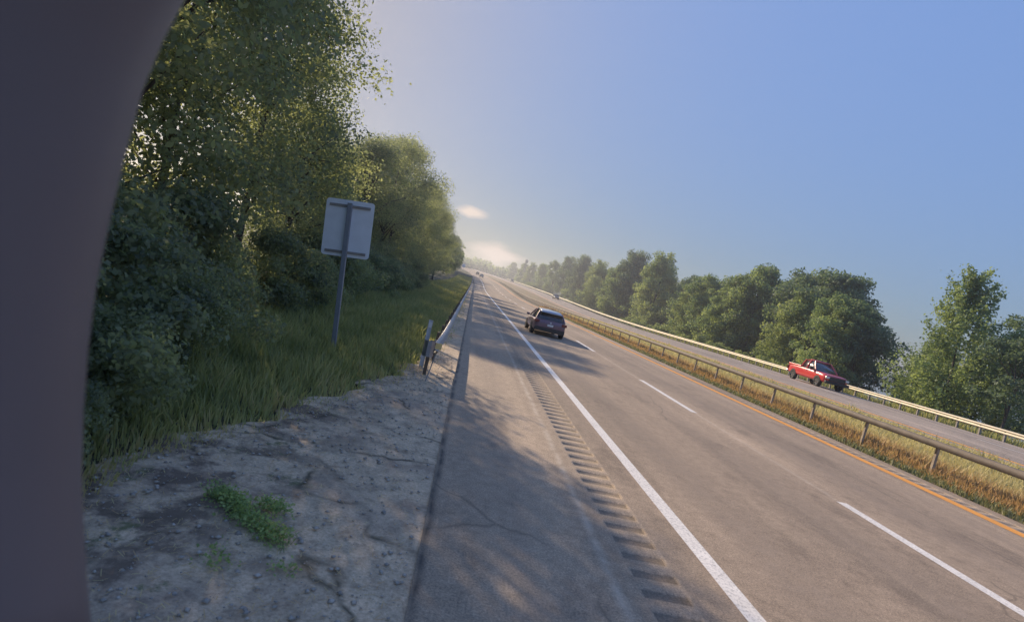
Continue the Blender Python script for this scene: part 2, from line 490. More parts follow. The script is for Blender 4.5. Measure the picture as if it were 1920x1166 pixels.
ye = rumble('rumble_strip', XR0, XR1, -6.0, 90.0, .305, .15, M['rumble'], 'rumble strip milled into the shoulder beside the white edge line')
ye2 = rumble('rumble_strip', XY0, XY1, -6.0, 90.0, .305, .18, M['rumble'], 'rumble strip milled beside the yellow line at the median')
for (a, b, y0) in ((XR0, XR1, ye), (XY0, XY1, ye2)):
    sheet('road_strip', np.array([a, b]), np.concatenate([[y0], Ylong[Ylong > y0 + .01]]), zflat, M['road'], label='far strip of asphalt beyond the rumble grooves', cat='road', kind='structure')

# markings, each a thin sheet above the asphalt
zpaint = lambda x, y: zr(y) + .004 + 0 * x
sheet('edge_line', np.array([2.65, 2.83]), Ylong, zpaint, M['white_paint'], label='solid white edge line between shoulder and near lane', cat='road marking', kind='structure')
sheet('yellow_line', np.array([9.80, 10.07]), Ylong, zpaint, M['yellow_paint'], label='solid yellow line along the median side', cat='road marking', kind='structure')
def dashes(name, x, hw, starts, length, zf, label):
    V, F = [], []
    for s0 in starts:
        ys = np.linspace(s0, s0 + length, 4)
        for j, yy in enumerate(ys):
            c0 = float(cx(yy))
            for xx in (x - hw, x + hw): V.append((xx + c0, yy, float(zf(xx, yy))))
        b = len(V) - 8
        for j in range(3): F.append((b + 2*j, b + 2*j + 1, b + 2*j + 3, b + 2*j + 2))
    o = mesh_np(name, np.array(V), np.array(F), M['white_paint']); tag(o, label, 'road marking', kind='structure')
dashes('lane_line', 6.36, .088, [3.45, 13.92, 26.1, 38.3, 50.5] + [62.7 + 12.2 * k for k in range(20)], 4.65, lambda x, y: zr(y) + .004, 'dashed white line between the two near lanes')

# opposite roadway
sheet('far_road', np.array([21.6, 24, 26.4, 29, 31.8]), Ylong, lambda x, y: sb(x) + zr(y), M['far_road'], label='grey asphalt of the opposite roadway beyond the median', cat='road', kind='structure')
sheet('yellow_line', np.array([22.45, 22.72]), Ylong, lambda x, y: sb(x) + zr(y) + .004, M['yellow_paint'], label='thin yellow line along the opposite roadway', cat='road marking', kind='structure')
sheet('edge_line', np.array([30.0, 30.15]), Ylong, lambda x, y: sb(x) + zr(y) + .004, M['white_paint'], label='white edge line of the opposite roadway', cat='road marking', kind='structure')
dashes('lane_line', 26.4, .07, [10 + 12.2 * k for k in range(25)], 3.6, lambda x, y: sb(x) + zr(y) + .005, 'dashed white line of the opposite roadway')
# median soil
sheet('median', np.array([10.80, 11.3, 12.5, 14.5, 17.5, 20.5, 21.65]), Ylong, lambda x, y: np.interp(x, [10.8, 12, 14.5, 17.5, 20.6, 21.65], [-.012, -.02, -.34, -.46, -.22, -.185]) + zr(y) + smooth_noise(x, y, 5, 3) * .03 * (x > 11.5) * (x < 21), M['median'], label='tan and rust coloured grass strip between the roadways', cat='median', kind='structure')
# gravel pull-off in front of the grass
def gravel_left(y): return np.interp(y, [-6, 0, 2, 3.4, 4.7, 6.2, 8, 11, 14, 30, 200], [-2.0, -1.9, -2.0, -2.3, -2.6, -1.95, -1.5, -.8, -.55, -.35, -.3])
ys = np.concatenate([np.arange(-4, 14, .06), np.arange(14, 150, 1.0)])
us = np.linspace(0, 1, 44)
YY, UU = np.meshgrid(ys, us, indexing='ij')
xl = gravel_left(YY) - .25 + .12 * np.sin(YY * 3.1) + .08 * np.sin(YY * 7.7 + 1)
XX = xl + (.05 - xl) * UU
ZZ = -.012 + zr(YY) + smooth_noise(XX, YY, 11, .9) * .018 * (1 - UU ** 4) + smooth_noise(XX, YY, 12, .23) * .010 * (1 - UU ** 6) - .05 * np.clip(1 - UU / .08, 0, 1)
k = len(us); i = np.arange(k - 1)[None, :] + np.arange(len(ys) - 1)[:, None] * k
o = mesh_np('gravel', np.stack([XX, YY, ZZ], -1).reshape(-1, 3), np.stack([i, i + 1, i + 1 + k, i + k], -1).reshape(-1, 4), M['gravel'], smooth=True)
tag(o, 'cracked grey gravel and broken asphalt pull-off at lower left', 'gravel', kind='structure')
# loose stones
def stones(n):
    V, F = [], []
    base = np.array([(0,0,1),(1,0,0),(0,1,0),(-1,0,0),(0,-1,0),(0,0,-.4)], float)
    fs = np.array([(0,1,2),(0,2,3),(0,3,4),(0,4,1),(5,2,1),(5,3,2),(5,4,3),(5,1,4)])
    for j in range(n):
        y = 1.5 + 13 * rng.random() ** 1.6; x = float(gravel_left(y)) + (0.0 - float(gravel_left(y))) * rng.random() ** 1.3
        s = .006 + .022 * rng.random() ** 4
        v = base * s * rng.uniform(.6, 1.3, (6, 1)) * np.array([1, 1, .6]); a = rng.uniform(0, 6.28)
        v = v @ np.array([[math.cos(a), math.sin(a), 0], [-math.sin(a), math.cos(a), 0], [0, 0, 1]])
        V.append(v + np.array([x, y, .0])); F.append(fs + 6 * j)
    return np.concatenate(V), np.concatenate(F)
v, f = stones(4200)
tag(mesh_np('loose_stones', v, f, simple('stone', (.38, .34, .30), .9, noise=.5, nscale=14)), 'small loose stones scattered over the gravel', 'stones', kind='stuff')

# dead grass and twigs lying on the gravel
def litter(n):
    y = 1.5 + 12 * rng.random(n) ** 1.5; gl_ = gravel_left(y); x = gl_ + (-.05 - gl_) * rng.random(n) ** 1.9
    a = rng.uniform(0, math.pi, n); L = rng.uniform(.015, .07, n); wd = .0022
    z = rng.uniform(.008, .022, n)
    dx, dy = np.cos(a) * L, np.sin(a) * L; nx_, ny_ = -np.sin(a) * wd, np.cos(a) * wd
    V = np.stack([np.stack([x - nx_, y - ny_, z], -1), np.stack([x + nx_, y + ny_, z], -1), np.stack([x + dx + nx_, y + dy + ny_, z + L * .12], -1), np.stack([x + dx - nx_, y + dy - ny_, z + L * .12], -1)], 1)
    o = mesh_np('dead_grass_litter', V.reshape(-1, 3), np.arange(n * 4).reshape(-1, 4), M['dry'], tone=np.clip(rng.normal(.4, .3, n), 0, 1))
    tag(o, 'straw and dead twigs lying on the gravel', 'litter', kind='stuff')
litter(3500)

# river beyond the right hand trees
o = mesh_np('river', np.array([(60, -300, -5.0), (2600, -300, -5.0), (2600, 3000, -5.0), (60, 3000, -5.0)], float), np.array([[0, 1, 2, 3]]), M['water'])
tag(o, 'pale blue river seen through the right hand trees', 'river', kind='structure')

# ------------------------------------------------------------------ grass
def blades(name, px, py, h, wd, tone, mat, lean=.35, **k):
    n = len(px); pz = gz(px, py) if 'zf' not in k else k.pop('zf')
    a = rng.uniform(0, 2 * math.pi, n); d = rng.uniform(0, 2 * math.pi, n); ln = rng.uniform(.1, lean, n) * h
    wx, wy = np.cos(a) * wd, np.sin(a) * wd; lx, ly = np.cos(d) * ln, np.sin(d) * ln
    V = np.empty((n, 5, 3))
    V[:, 0] = np.stack([px - wx, py - wy, pz - .02], -1); V[:, 1] = np.stack([px + wx, py + wy, pz - .02], -1)
    V[:, 2] = np.stack([px + wx * .8 + lx * .35, py + wy * .8 + ly * .35, pz + h * .55], -1)
    V[:, 3] = np.stack([px - wx * .8 + lx * .35, py - wy * .8 + ly * .35, pz + h * .55], -1)
    V[:, 4] = np.stack([px + lx, py + ly, pz + h], -1)
    b = np.arange(n)[:, None] * 5
    F = np.concatenate([b + np.array([[0, 1, 2]]), b + np.array([[0, 2, 3]]), b + np.array([[3, 2, 4]])])
    o = mesh_np(name, V.reshape(-1, 3), F, mat, tone=np.tile(tone, 3))
    tag(o, kind='stuff', **k); return o

# tall green grass on the left bank
n = 70000
py = 2.0 + 58 * rng.random(n) ** 2.0
gl = gravel_left(py); px = gl + .22 - rng.random(n) ** .85 * (5.1 + gl)
edge = np.clip((gl - px) / .8, 0, 1)
dens = smooth_noise(px, py, 21, 1.3)
h = (.10 + .34 * edge * (.65 + .5 * dens)) * rng.uniform(.6, 1.25, n)
tone = np.clip(.45 + .35 * dens + .35 * (1 - edge) + rng.normal(0, .16, n), 0, 1)
blades('bank_grass', px, py, np.maximum(h, .05), .006 + .0012 * np.minimum(py, 20) * .5, tone, M['grass'], .55, label='tall green grass on the bank between gravel and trees', cat='grass')
n = 30000
py = 55 + 140 * rng.random(n) ** 1.3
px = float(0) + cx(py) - .75 - rng.random(n) * 4.6
blades('bank_grass', px, py, rng.uniform(.2, .6, n), .03, np.clip(rng.normal(.55, .22, n), 0, 1), M['grass'], .55, label='grass on the far stretch of the left bank behind the rail', cat='grass')
# median grass
n = 120000
py = 3 + 87 * rng.random(n) ** 1.7
px = 11.25 + 10.2 * rng.random(n) ** 1.25
zf = np.interp(px, [10.8, 12, 14.5, 17.5, 20.6, 21.65], [-.012, -.02, -.34, -.46, -.22, -.185]) + zr(py)
dn = smooth_noise(px, py, 31, 2.2) + .5 * smooth_noise(px, py, 32, .7)
h = (.14 + .26 * np.clip((px - 11.3) / 1.0, 0, 1) * (.7 + .5 * dn)) * rng.uniform(.6, 1.3, n)
h *= np.where(px > 20.5, .45, 1)
tone = np.clip((px - 12.2) / 4.5 + .30 * dn + rng.normal(0, .2, n), 0, 1)
blades('median_grass', px, py, np.maximum(h, .04), .008 + .0007 * py, tone, M['dry'], .5, zf=zf, label='rust and straw coloured tall grass in the median', cat='grass')
n = 26000
py = 3 + 60 * rng.random(n) ** 1.6
px = 10.84 + 1.1 * rng.random(n)
blades('verge_grass', px, py, rng.uniform(.03, .16, n), .007 + .0007 * py, np.clip(rng.normal(.5, .25, n), 0, 1), M['verge'], .8, zf=zr(py) - .01, label='short pale grass along the foot of the median rail', cat='grass')
n = 26000
py = 15 + 90 * rng.random(n) ** 1.4
px = 32.6 + 6.5 * rng.random(n)
blades('far_verge_grass', px, py, rng.uniform(.15, .6, n), .02, np.clip(rng.normal(.55, .25, n), 0, 1), M['grass'], .6, label='green grass behind the far guardrail', cat='grass')

# weeds in the gravel
def leafy_weed(name, pts, n, hgt, mat, label, group=None, chain=True):
    c = np.mean(pts, 0)
    root = tag(bpy.data.objects.new(name, None), label, 'weed', group); root.location = (c[0], c[1], 0); col.objects.link(root)
    V, F, T = [], [], []
    for j in range(n):
        q0 = rng.integers(len(pts) - 1); a, b = pts[q0], pts[q0 + 1]
        t = rng.random(); p = np.array(a) * (1 - t) + np.array(b) * t
        p = p + rng.normal(0, .05, 2) - c
        z = rng.random() ** 1.2 * hgt; L = rng.uniform(.012, .036); wdt = L * .38
        d = rng.normal(0, 1, 3); d[2] = abs(d[2]) * .5; d /= np.linalg.norm(d)
        s = np.cross(d, rng.normal(0, 1, 3)); s /= np.linalg.norm(s)
        q = np.array([p[0], p[1], z]); bq = len(V)
        V += [q, q + d * L * .5 + s * wdt, q + d * L, q + d * L * .5 - s * wdt]; F.append((bq, bq+1, bq+2, bq+3)); T.append(np.clip(rng.normal(.55, .25), 0, 1))
    mesh_np('leaves', np.array(V), np.array(F), mat, root, tone=T)
    if n < 1000: return root
    mb = MB()
    for j in range(max(6, n // 60)):
        a = np.array(pts[rng.integers(len(pts))]) - c + rng.normal(0, .04, 2)
        mb.tube([(a[0], a[1], -.01), (a[0] + rng.normal(0, .02), a[1] + rng.normal(0, .02), hgt * .5), (a[0] + rng.normal(0, .05), a[1] + rng.normal(0, .05), hgt * rng.uniform(.7, 1.1))], [.003, .002, .001], 4)
    mb.build('stems', mat, root)
    return root
leafy_weed('weed_clump', [(-1.60, 4.36), (-1.50, 4.30), (-1.38, 4.22), (-1.28, 4.10), (-1.12, 4.0), (-1.0, 3.90), (-.88, 3.82)], 2100, .10, M['weed'], 'bright green leafy weed, longest strand growing across the gravel', chain=True)
leafy_weed('weed_clump', [(-1.22, 4.36), (-1.12, 4.32), (-1.02, 4.26)], 420, .07, M['weed'], 'small green weed beside the right side of the longest weed strand', chain=True)
leafy_weed('weed_clump', [(-1.25, 3.62), (-1.18, 3.5), (-1.12, 3.42)], 110, .03, M['weed'], 'sparse low weed below the longest strand near the bottom', chain=True)
leafy_weed('weed_clump', [(-.78, 3.55), (-.74, 3.5)], 60, .04, M['weed'], 'tiny weed tuft between the long strand and the paved shoulder', chain=True)

# ------------------------------------------------------------------ trees
def crown_mesh(name, seed, h, r, nclump, nleaf, ls, mat, shape='round', base=.22):
    r_ = np.random.default_rng(seed)
    C, S = [], []
    zb = h * base
    for j in range(nclump):
        t = r_.random() ** .85                        # height in crown
        if shape == 'round': prof = math.sin(math.pi * min(.97, .16 + .80 * t)) ** .6
        elif shape == 'cone': prof = (1 - t) ** .85 * .95 + .05
        else: prof = .75 + .25 * math.sin(t * 3.1)
        a = r_.uniform(0, 2 * math.pi); rr = r * prof * math.sqrt(r_.uniform(.12, 1.0)) * r_.uniform(.75, 1.15) * (1 + .22 * math.sin(a * 2 + seed + 5 * t) + .14 * math.sin(a * 5 + seed * 2 + 9 * t))
        C.append((rr * math.cos(a), rr * math.sin(a), zb + t * (h - zb) * .95)); S.append(r * (r_.uniform(.15, .34) if shape != 'cone' else r_.uniform(.10, .24) * (1.1 - .5 * t)))
        if nclump == 190 and shape == 'round':          # ragged outline: small clumps and stray sprays
            S[-1] *= r_.uniform(.45, 1.0)
            C[-1] = (C[-1][0] * r_.uniform(.8, 1.22), C[-1][1] * r_.uniform(.8, 1.22), C[-1][2] * r_.uniform(.9, 1.07))
    C, S = np.array(C), np.array(S)
    pk = S ** 2 / (S ** 2).sum()
    idx = r_.choice(nclump, nleaf, p=pk)
    d = r_.normal(0, 1, (nleaf, 3)); d /= np.linalg.norm(d, axis=1)[:, None]
    rad = S[idx] * (.35 + .85 * r_.random(nleaf) ** .8)
    squ = np.array([1.15, 1.15, .75]) if shape != 'cone' else np.array([1.1, 1.1, 1.1])
    P = C[idx] + d * rad[:, None] * squ
    if shape == 'cone':
        ax = C.copy(); ax[:, 2] = 0; ax /= np.maximum(np.linalg.norm(ax, axis=1)[:, None], .01); ax[:, 2] = 1.3; ax /= np.linalg.norm(ax, axis=1)[:, None]
        P = C[idx] + d * rad[:, None] * .62 + ax[idx] * (r_.uniform(-1, 1.5, nleaf) * S[idx] * 1.5)[:, None]
    stray = r_.random(nleaf) < (.05 if shape == 'round' and ls < .2 else .012)
    P[stray] += r_.normal(0, r * .09, (stray.sum(), 3))
    if shape == 'cone':                               # branch tips reach upwards
        P[:, 2] += .35 * np.maximum(0, np.hypot(P[:, 0], P[:, 1]) - .2 * r)
    nn = d * .7 + r_.normal(0, .8, (nleaf, 3)); nn[:, 2] += .35; nn /= np.linalg.norm(nn, axis=1)[:, None]
    u = np.cross(nn, r_.normal(0, 1, (nleaf, 3))); u /= np.linalg.norm(u, axis=1)[:, None]
    v = np.cross(nn, u)
    L = ls * r_.uniform(.6, 1.35, nleaf)[:, None]
    V = np.stack([P - u * L * .55, P + v * L * .34 + nn * L * .08, P + u * L * .55, P - v * L * .34 + nn * L * .08], 1).reshape(-1, 3)
    F = np.arange(nleaf * 4).reshape(-1, 4)
    ct = r_.normal(.5, .17, nclump)
    tone = np.clip(ct[idx] + r_.normal(0, .17, nleaf), 0, 1)
    me = mesh_np(name, V, F, mat, tone=tone)
    return me, C, S

def trunk_mesh(name, C, S, h, r0, seed, mat):
    r_ = np.random.default_rng(seed)
    mb = MB()
    top = h * .80
    bend = r_.normal(0, .03 * h, 2)
    pts = [(bend[0] * (t ** 2), bend[1] * (t ** 2), -.6 + t * (top + .6)) for t in np.linspace(0, 1, 7)]
    mb.tube(pts, [r0 * (1.25 if j == 0 else 1 - .14 * j) for j in range(7)], 8)
    order = np.argsort(-S)[:16]
    for j in order:
        c = C[j]; t = np.clip((c[2] / top) * .62, .15, .92)
        s0 = Vector((bend[0] * t * t, bend[1] * t * t, t * top)); e = Vector(c); mid = s0.lerp(e, .5) + Vector((0, 0, .06 * h * r_.uniform(-.4, 1)))
        mb.tube([s0, mid, e], [r0 * .38, r0 * .22, r0 * .07], 5)
    return mb.build(name, mat, smooth=True)

def proto(kind, seed, h, r, nclump, nleaf, ls, leaf, shape='round', base=.22, r0=.13, trunk=True):
    cr, C, S = crown_mesh('crown', seed, h, r, nclump, nleaf, ls, M[leaf], shape, base)
    tr = trunk_mesh('trunk', C, S, h, r0, seed + 1, M['bark']) if trunk else None
    return (kind, cr, tr, h)

used = set()
def plant(p, x, y, s, label, cat, group=None, rz=None, sz=None, z=None, tilt=None):
    kind, cr, tr, h = p
    root = bpy.data.objects.new(kind, None); col.objects.link(root)
    root.location = (x, y, float(gz(x, y)) if z is None else z)
    root.rotation_euler = (tilt[0] if tilt else 0, tilt[1] if tilt else 0, rng.uniform(0, 6.28) if rz is None else rz)
    root.scale = (s, s, s * (sz or 1)); tag(root, label, cat, group)
    for src in (cr, tr):
        if src is None: continue
        if src.name in used:
            c = src.copy(); col.objects.link(c)
        else:
            c = src; used.add(src.name)
        c.parent = root
    return root

near_p = [proto('broadleaf_tree', 100 + j, 10.0, 2.7, 90, 31000, .10, 'leaf_near', base=.10) for j in range(4)]
mid_p = [proto('broadleaf_tree', 120 + j, 12.0, 3.9, 190, 24000, .26, ('leaf_mid', 'leaf_pale', 'leaf_mid', 'leaf_dark')[j], base=.08, r0=.2) for j in range(4)]
poplar = proto('pointed_tree', 140, 13.0, 4.1, 190, 19000, .22, 'leaf_mid', 'cone', .05, .13)
thin = proto('slender_tree', 141, 11.0, 2.3, 50, 7000, .23, 'leaf_dark', 'col', .15, .15)
bush_p = [proto('shrub', 150 + j, 1.9, 1.25, 30, 11000, .075, 'leaf_near', base=.02, r0=.02, trunk=False) for j in range(2)]
bushr_p = proto('shrub', 160, 2.2, 1.9, 20, 3200, .22, 'leaf_pale', base=.02, trunk=False)
for p in near_p + mid_p + [poplar, thin] + bush_p + [bushr_p]:
    pass

# left wood, front row: (x, y, scale, height factor)
LEFT = [(-6.2, 3.0, .95, 1.0), (-6.4, 6.2, 1.0, 1.0), (-6.3, 9.2, 1.0, 1.03), (-6.9, 12.4, .95, .98), (-6.4, 15.4, .95, 1.0), (-6.3, 18.4, .84, .95), (-6.9, 21.6, .62, .85),
        (-6.9, 26.0, .60, .85), (-6.6, 30.5, .85, .95), (-6.2, 35.0, .95, 1.0), (-6.4, 40.0, 1.0, 1.05), (-6.4, 46.0, 1.0, 1.0), (-6.3, 53.0, .95, 1.0), (-6.5, 61.0, 1.05, 1.0), (-6.6, 70.0, 1.0, 1.05),
        (-6.6, 80.0, 1.05, 1.0), (-6.8, 92.0, 1.1, 1.0)]
ordn = ['first', 'second', 'third', 'fourth', 'fifth', 'sixth', 'seventh', 'eighth', 'ninth', 'tenth', 'eleventh', 'twelfth', 'thirteenth', 'fourteenth', 'fifteenth', 'sixteenth', 'seventeenth', 'eighteenth', 'nineteenth', 'twentieth', 'twenty-first', 'twenty-second']
for j, (x, y, s, sz) in enumerate(LEFT):
    plant(near_p[j % 4], x, y, s, 'tall backlit broadleaf tree, %s of the front row counted from the camera' % ordn[j], 'tree', 'front row of the left hand wood', sz=sz)
for j in range(30):
    if j < 8: continue
    y = 2 + j * 3.6 + rng.uniform(-.8, .8); x = -10.5 + rng.uniform(-1, 1)
    plant(near_p[(j + 2) % 4], x, y, rng.uniform(.8, 1.0), 'shaded tree filling the left hand wood behind its front row', 'tree', 'trees deep in the left hand wood', sz=.9)
for j in range(12):
    y = 110 + j * 14; x = -9 - rng.uniform(0, 3) + float(cx(y))
    plant(mid_p[j % 4], x, y, rng.uniform(.85, 1.1), 'distant tree, %s of those crowding the left of the far road' % ordn[j], 'tree', 'distant trees on the left')
for j in range(22):
    y = 3.2 + j * 2.1 + rng.uniform(-.4, .4); x = -4.9 + rng.uniform(-.35, .25)
    plant(bush_p[j % 2], x, y, rng.uniform(.8, 1.15), 'dark green shrub above the grass bank, %s along the left wood from the camera' % ordn[j], 'shrub', 'shrubs along the foot of the left wood')

for j, (x, y, sc) in enumerate([(-3.35, 3.7, .62), (-3.5, 4.6, .8), (-3.3, 5.5, .55), (-3.9, 6.2, .9), (-3.7, 7.6, .7), (-2.75, 3.3, .42), (-2.95, 4.35, .38)]):
    plant(bush_p[j % 2], x, y, sc, 'leafy green scrub close beside the dark mast, %s from the camera among the scrub' % ordn[j], 'shrub', 'scrub beside the dark mast')

# right hand trees beyond the far guardrail: (x, y, prototype, scale, height factor, label)
RIGHT = [
 (38.0, 40.5, poplar, 0.98, 1.00, 'tallest pointed tree near the right edge, with upswept branches'),
 (40.6, 44.9, mid_p[2], 0.60, 1.05, 'smaller leafy tree standing against the left side of the pointed tree'),
 (40.6, 38.6, poplar, 0.66, 1.1, 'dark slender tree right behind the pointed tree'),
 (37.0, 34.7, thin, 0.83, 1.00, 'slender tree cut by the right edge of the picture'),
 (46.0, 54.0, thin, .62, .95, 'thin airy tree beside the gap where the river shows'),
 (42.5, 57.3, mid_p[3], 0.90, 1.00, 'dark broad tree on the left of the river gap'),
 (40.0, 57.6, mid_p[0], 0.93, 1.00, 'rounded tree straight behind the red pickup truck'),
 (46.0, 67.5, mid_p[3], 1.35, 1.01, 'dark tree with a ragged top behind the red pickup'),
 (40.5, 65.9, mid_p[1], 0.96, 1.00, 'pale rounded tree just left of the red pickup'),
 (46.0, 73.6, mid_p[3], 1.35, 1.02, 'dark spiky topped tree standing behind the pale one left of the pickup'),
 (43.5, 83.5, mid_p[0], 1.35, 1.04, 'tall rounded tree rising above its neighbours in the middle of the row'),
 (41.5, 85.3, mid_p[2], 1.17, 1.00, 'medium tree left of the tall rounded middle one'),
 (42.5, 97.3, mid_p[0], 1.21, 1.00, 'flat topped tree in the lower stretch of the row'),
 (41.5, 102.2, mid_p[1], 1.04, 1.00, 'pale green tree in the lower stretch of the row'),
 (43.0, 130.9, mid_p[1], 1.35, 1.24, 'big pale crowned tree, broadest of the middle distance'),
 (45.0, 158.8, mid_p[3], 1.35, 1.38, 'dark tree with a lone sprig top beside the big pale one'),
 (41.0, 157.2, mid_p[0], 1.35, 1.00, 'rounded mid green tree behind the near car'),
 (42.0, 190.3, mid_p[1], 1.35, 1.12, 'pale tree standing above the far dark oncoming car'),
 (45.0, 238.1, mid_p[3], 1.35, 1.41, 'green dome shaped tree well down the far side'),
 (45.0, 279.8, mid_p[3], 1.35, 1.45, 'dark spiky tree at the crest of the far row'),
 (43.0, 309.7, mid_p[0], 1.35, 1.29, 'dark tree next beyond the spiky one'),
 (41.0, 352.6, mid_p[2], 1.35, 1.19, 'small hazy tree near the mast'),
 (40.0, 411.8, mid_p[1], 1.35, 1.27, 'hazy tree just beyond the mast'),
 (39.0, 470.0, mid_p[0], 1.35, 1.35, 'far hazy tree where the roads converge'),
 (37.0, 580.7, mid_p[2], 1.35, 1.59, 'farthest separate tree on the right of the far road'),
]
for (x, y, p, s, sz, lb) in RIGHT:
    plant(p, x, y, s, lb, 'tree', 'trees beyond the far guardrail', sz=sz)
for j in range(26):
    y = 58 + j * 8.0; x = 50 + rng.uniform(-3, 5)
    if j == 0: continue
    plant(mid_p[(j * 3 + 1) % 4], x + (0 if y > 66 else 6), y, (.85 if j == 1 else 1.12 if j == 2 else rng.uniform(1.25, 1.42)) * (1 + max(0, y - 120) * .0015), 'background tree filling gaps behind the row past the far guardrail', 'tree', 'background trees on the right')
for j in range(16):
    y = 55 + j * 5.0; x = 36.3 + rng.uniform(-.5, 1.0)
    plant(bushr_p, x, y, rng.uniform(.6, 1.1), 'yellow green shrub behind the far guardrail, %s leftwards from the river gap' % ordn[j], 'shrub', 'shrubs behind the far guardrail')

# far off woods as one mass
def far_wood(name, pts, n, hh, ls, label):
    P = []
    pts = np.array(pts, float); seg = rng.integers(0, len(pts) - 1, n); t = rng.random(n)[:, None]
    B = pts[seg] * (1 - t) + pts[seg + 1] * t
    along = (seg + t[:, 0])
    top = hh * (.75 + .18 * np.sin(along * 9.0) + .12 * np.sin(along * 23 + 1) + .08 * np.sin(along * 51))
    P = B + np.stack([rng.normal(0, 8, n), rng.normal(0, 8, n), top * rng.random(n) ** .7], -1)
    nn = rng.normal(0, 1, (n, 3)); nn /= np.linalg.norm(nn, axis=1)[:, None]
    u = np.cross(nn, rng.normal(0, 1, (n, 3))); u /= np.linalg.norm(u, axis=1)[:, None]; v = np.cross(nn, u)
    V = np.stack([P - u * ls, P + v * ls * .7, P + u * ls, P - v * ls * .7], 1).reshape(-1, 3)
    o = mesh_np(name, V, np.arange(n * 4).reshape(-1, 4), M['leaf_mid'], tone=np.clip(rng.normal(.5, .25, n), 0, 1))
    tag(o, label, 'wood', kind='stuff')
far_wood('distant_wood', [(-120, 660, 9), (-60, 640, 9), (-10, 620, 9), (40, 600, 7), (90, 620, 4), (180, 640, -2)], 14000, 15, 1.8, 'far off wood closing the end of the highway')
far_wood('distant_wood', [(330, 780, -5), (480, 640, -5), (600, 480, -5), (680, 200, -5), (700, -100, -5)], 16000, 14, 2.2, 'low wooded shore on the far side of the river')

# ------------------------------------------------------------------ guardrails
WP = [(0.0, .155), (.035, .14), (.075, .095), (.075, .065), (0.0, .02), (0.0, -.02), (.075, -.065), (.075, -.095), (.035, -.14), (0.0, -.155)]
def w_beam(name, path, zc, face, mat, parent, th=.006):
    """corrugated beam along path [(x,y,zground)], face = +1 / -1 side of the swell"""
    n = len(WP); V, F = [], []
    prof = [(a, b) for a, b in WP] + [(a - .012, b) for a, b in WP[::-1]]
    m = len(prof)
    for (x, y, z) in path:
        for (a, b) in prof: V.append((x + face * a, y, z + zc + b))
    for i in range(len(path) - 1):
        for k in range(m):
            k2 = (k + 1) % m; F.append((i*m+k, i*m+k2, (i+1)*m+k2, (i+1)*m+k))
    return mesh_np(name, np.array(V), np.array(F), mat, parent)

# left guardrail
XL = -.42
lr = empty('guardrail', (XL, 10.9, 0), label='galvanised steel guardrail along the left shoulder, its end facing the camera', cat='guardrail')
yy = [10.9, 11.6, 12.4, 13.4, 14.5] + list(np.arange(17, 190, 4.0))
off = lambda y: -.04 * max(0, (14.5 - y) / 3.6) ** 2
WPn = WP
WP = [(a, b * .78) for a, b in WPn]
w_beam('beam', [(off(y) + float(cx(y)), y - 10.9, float(zr(y))) for y in yy], .58, 1, M['galv'], lr)
WP = WPn
mb = MB()      # rounded end shoe; the light plate on it stands in for a sun glint
ring = []
for a in np.linspace(-.5, 1.0, 8) * math.pi:
    ring.append((.11 * math.cos(a) - .15, -.14 * math.sin(max(a, -.3))))
for j in range(len(ring) - 1):
    (a, b), (c, d) = ring[j], ring[j + 1]
    mb.add([(a, b, .41), (c, d, .41), (c, d, .72), (a, b, .72), (a * .97 - .004, b * .95, .41), (c * .97 - .004, d * .95, .41), (c * .97 - .004, d * .95, .72), (a * .97 - .004, b * .95, .72)],
           [(0,1,2,3), (7,6,5,4), (3,2,6,7), (0,4,5,1)])
es = mb.build('end_shoe', M['galv'], lr)
MB().box(-.02, .10, -.168, -.158, .60, .72).build('reflector_or_glint', M['reflector_or_glint'], lr)  # small plate, its pale colour is a painted sun glint
for k in range(60):
    y = 11.15 + k * (1.905 if k else 0)
    MB().box(-.12, -.05, -.04, .04, -.3, .68).build('post', M['wood_post'], lr, .006).location = (off(y) - .02 + float(cx(y)), y - 10.9, float(zr(y)))
    MB().box(-.03, -.005, -.04, .04, .40, .72).build('block', M['galv_dull'], lr).location = (off(y) - .01 + float(cx(y)), y - 10.9, float(zr(y)))
MB().tube([(.0, .3, .5), (-.02, -.1, .25), (-.05, -.45, .0)], .012, 6).build('anchor_cable', M['galv_dull'], lr)

# median guardrail: weak posts, and a beam with its shade put into the brown
XM = 11.55
mr = empty('guardrail', (XM, 0, 0), label='dark brown guardrail on leaning posts along the near edge of the median', cat='guardrail')
yy = list(np.arange(-4, 92, 4.0)) + list(np.arange(92, 262, 5.0))
V, F = [], []
for y in yy:
    for (a, b) in ((-.07, .69), (.07, .69), (.07, .85), (-.07, .85)): V.append((float(cx(y)) + a, y, float(zr(y)) + b))
for j in range(len(yy) - 1):
    for k in range(4):
        k2 = (k + 1) % 4; F.append((j*4+k, j*4+k2, j*4+4+k2, j*4+4+k))
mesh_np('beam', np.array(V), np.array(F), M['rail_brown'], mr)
for k in range(98):
    y = 5.1 + 2.4 * k
    t = R(rng.normal(5.0, 1.2))
    p = MB().box(.075, .12, -.032, .032, -.45, .80)
    p.box(.065, .13, -.040, -.032, -.45, .80)
    o = p.build('post', M['post'], mr); o.location = (float(cx(y)), y, float(zr(y)) - .02); o.rotation_euler = (0, t * .6, 0)
# far guardrail
XF = 32.3
fr = empty('guardrail', (XF, 0, 0), label='pale sunlit guardrail on the far side of the opposite roadway', cat='guardrail')
yy = list(np.arange(14, 92, 4.0)) + list(np.arange(92, 402, 5.0))
w_beam('beam', [(float(cx(y)), y, float(zr(y))) for y in yy], .42, -1, M['rail_tan'], fr)
for k in range(98):
    y = 22.0 + 1.6 * k
    MB().box(.0, .12, -.05, .05, -1.0, .55).build('post', M['galv_dull'], fr).location = (float(cx(y)), y, float(zr(y)))

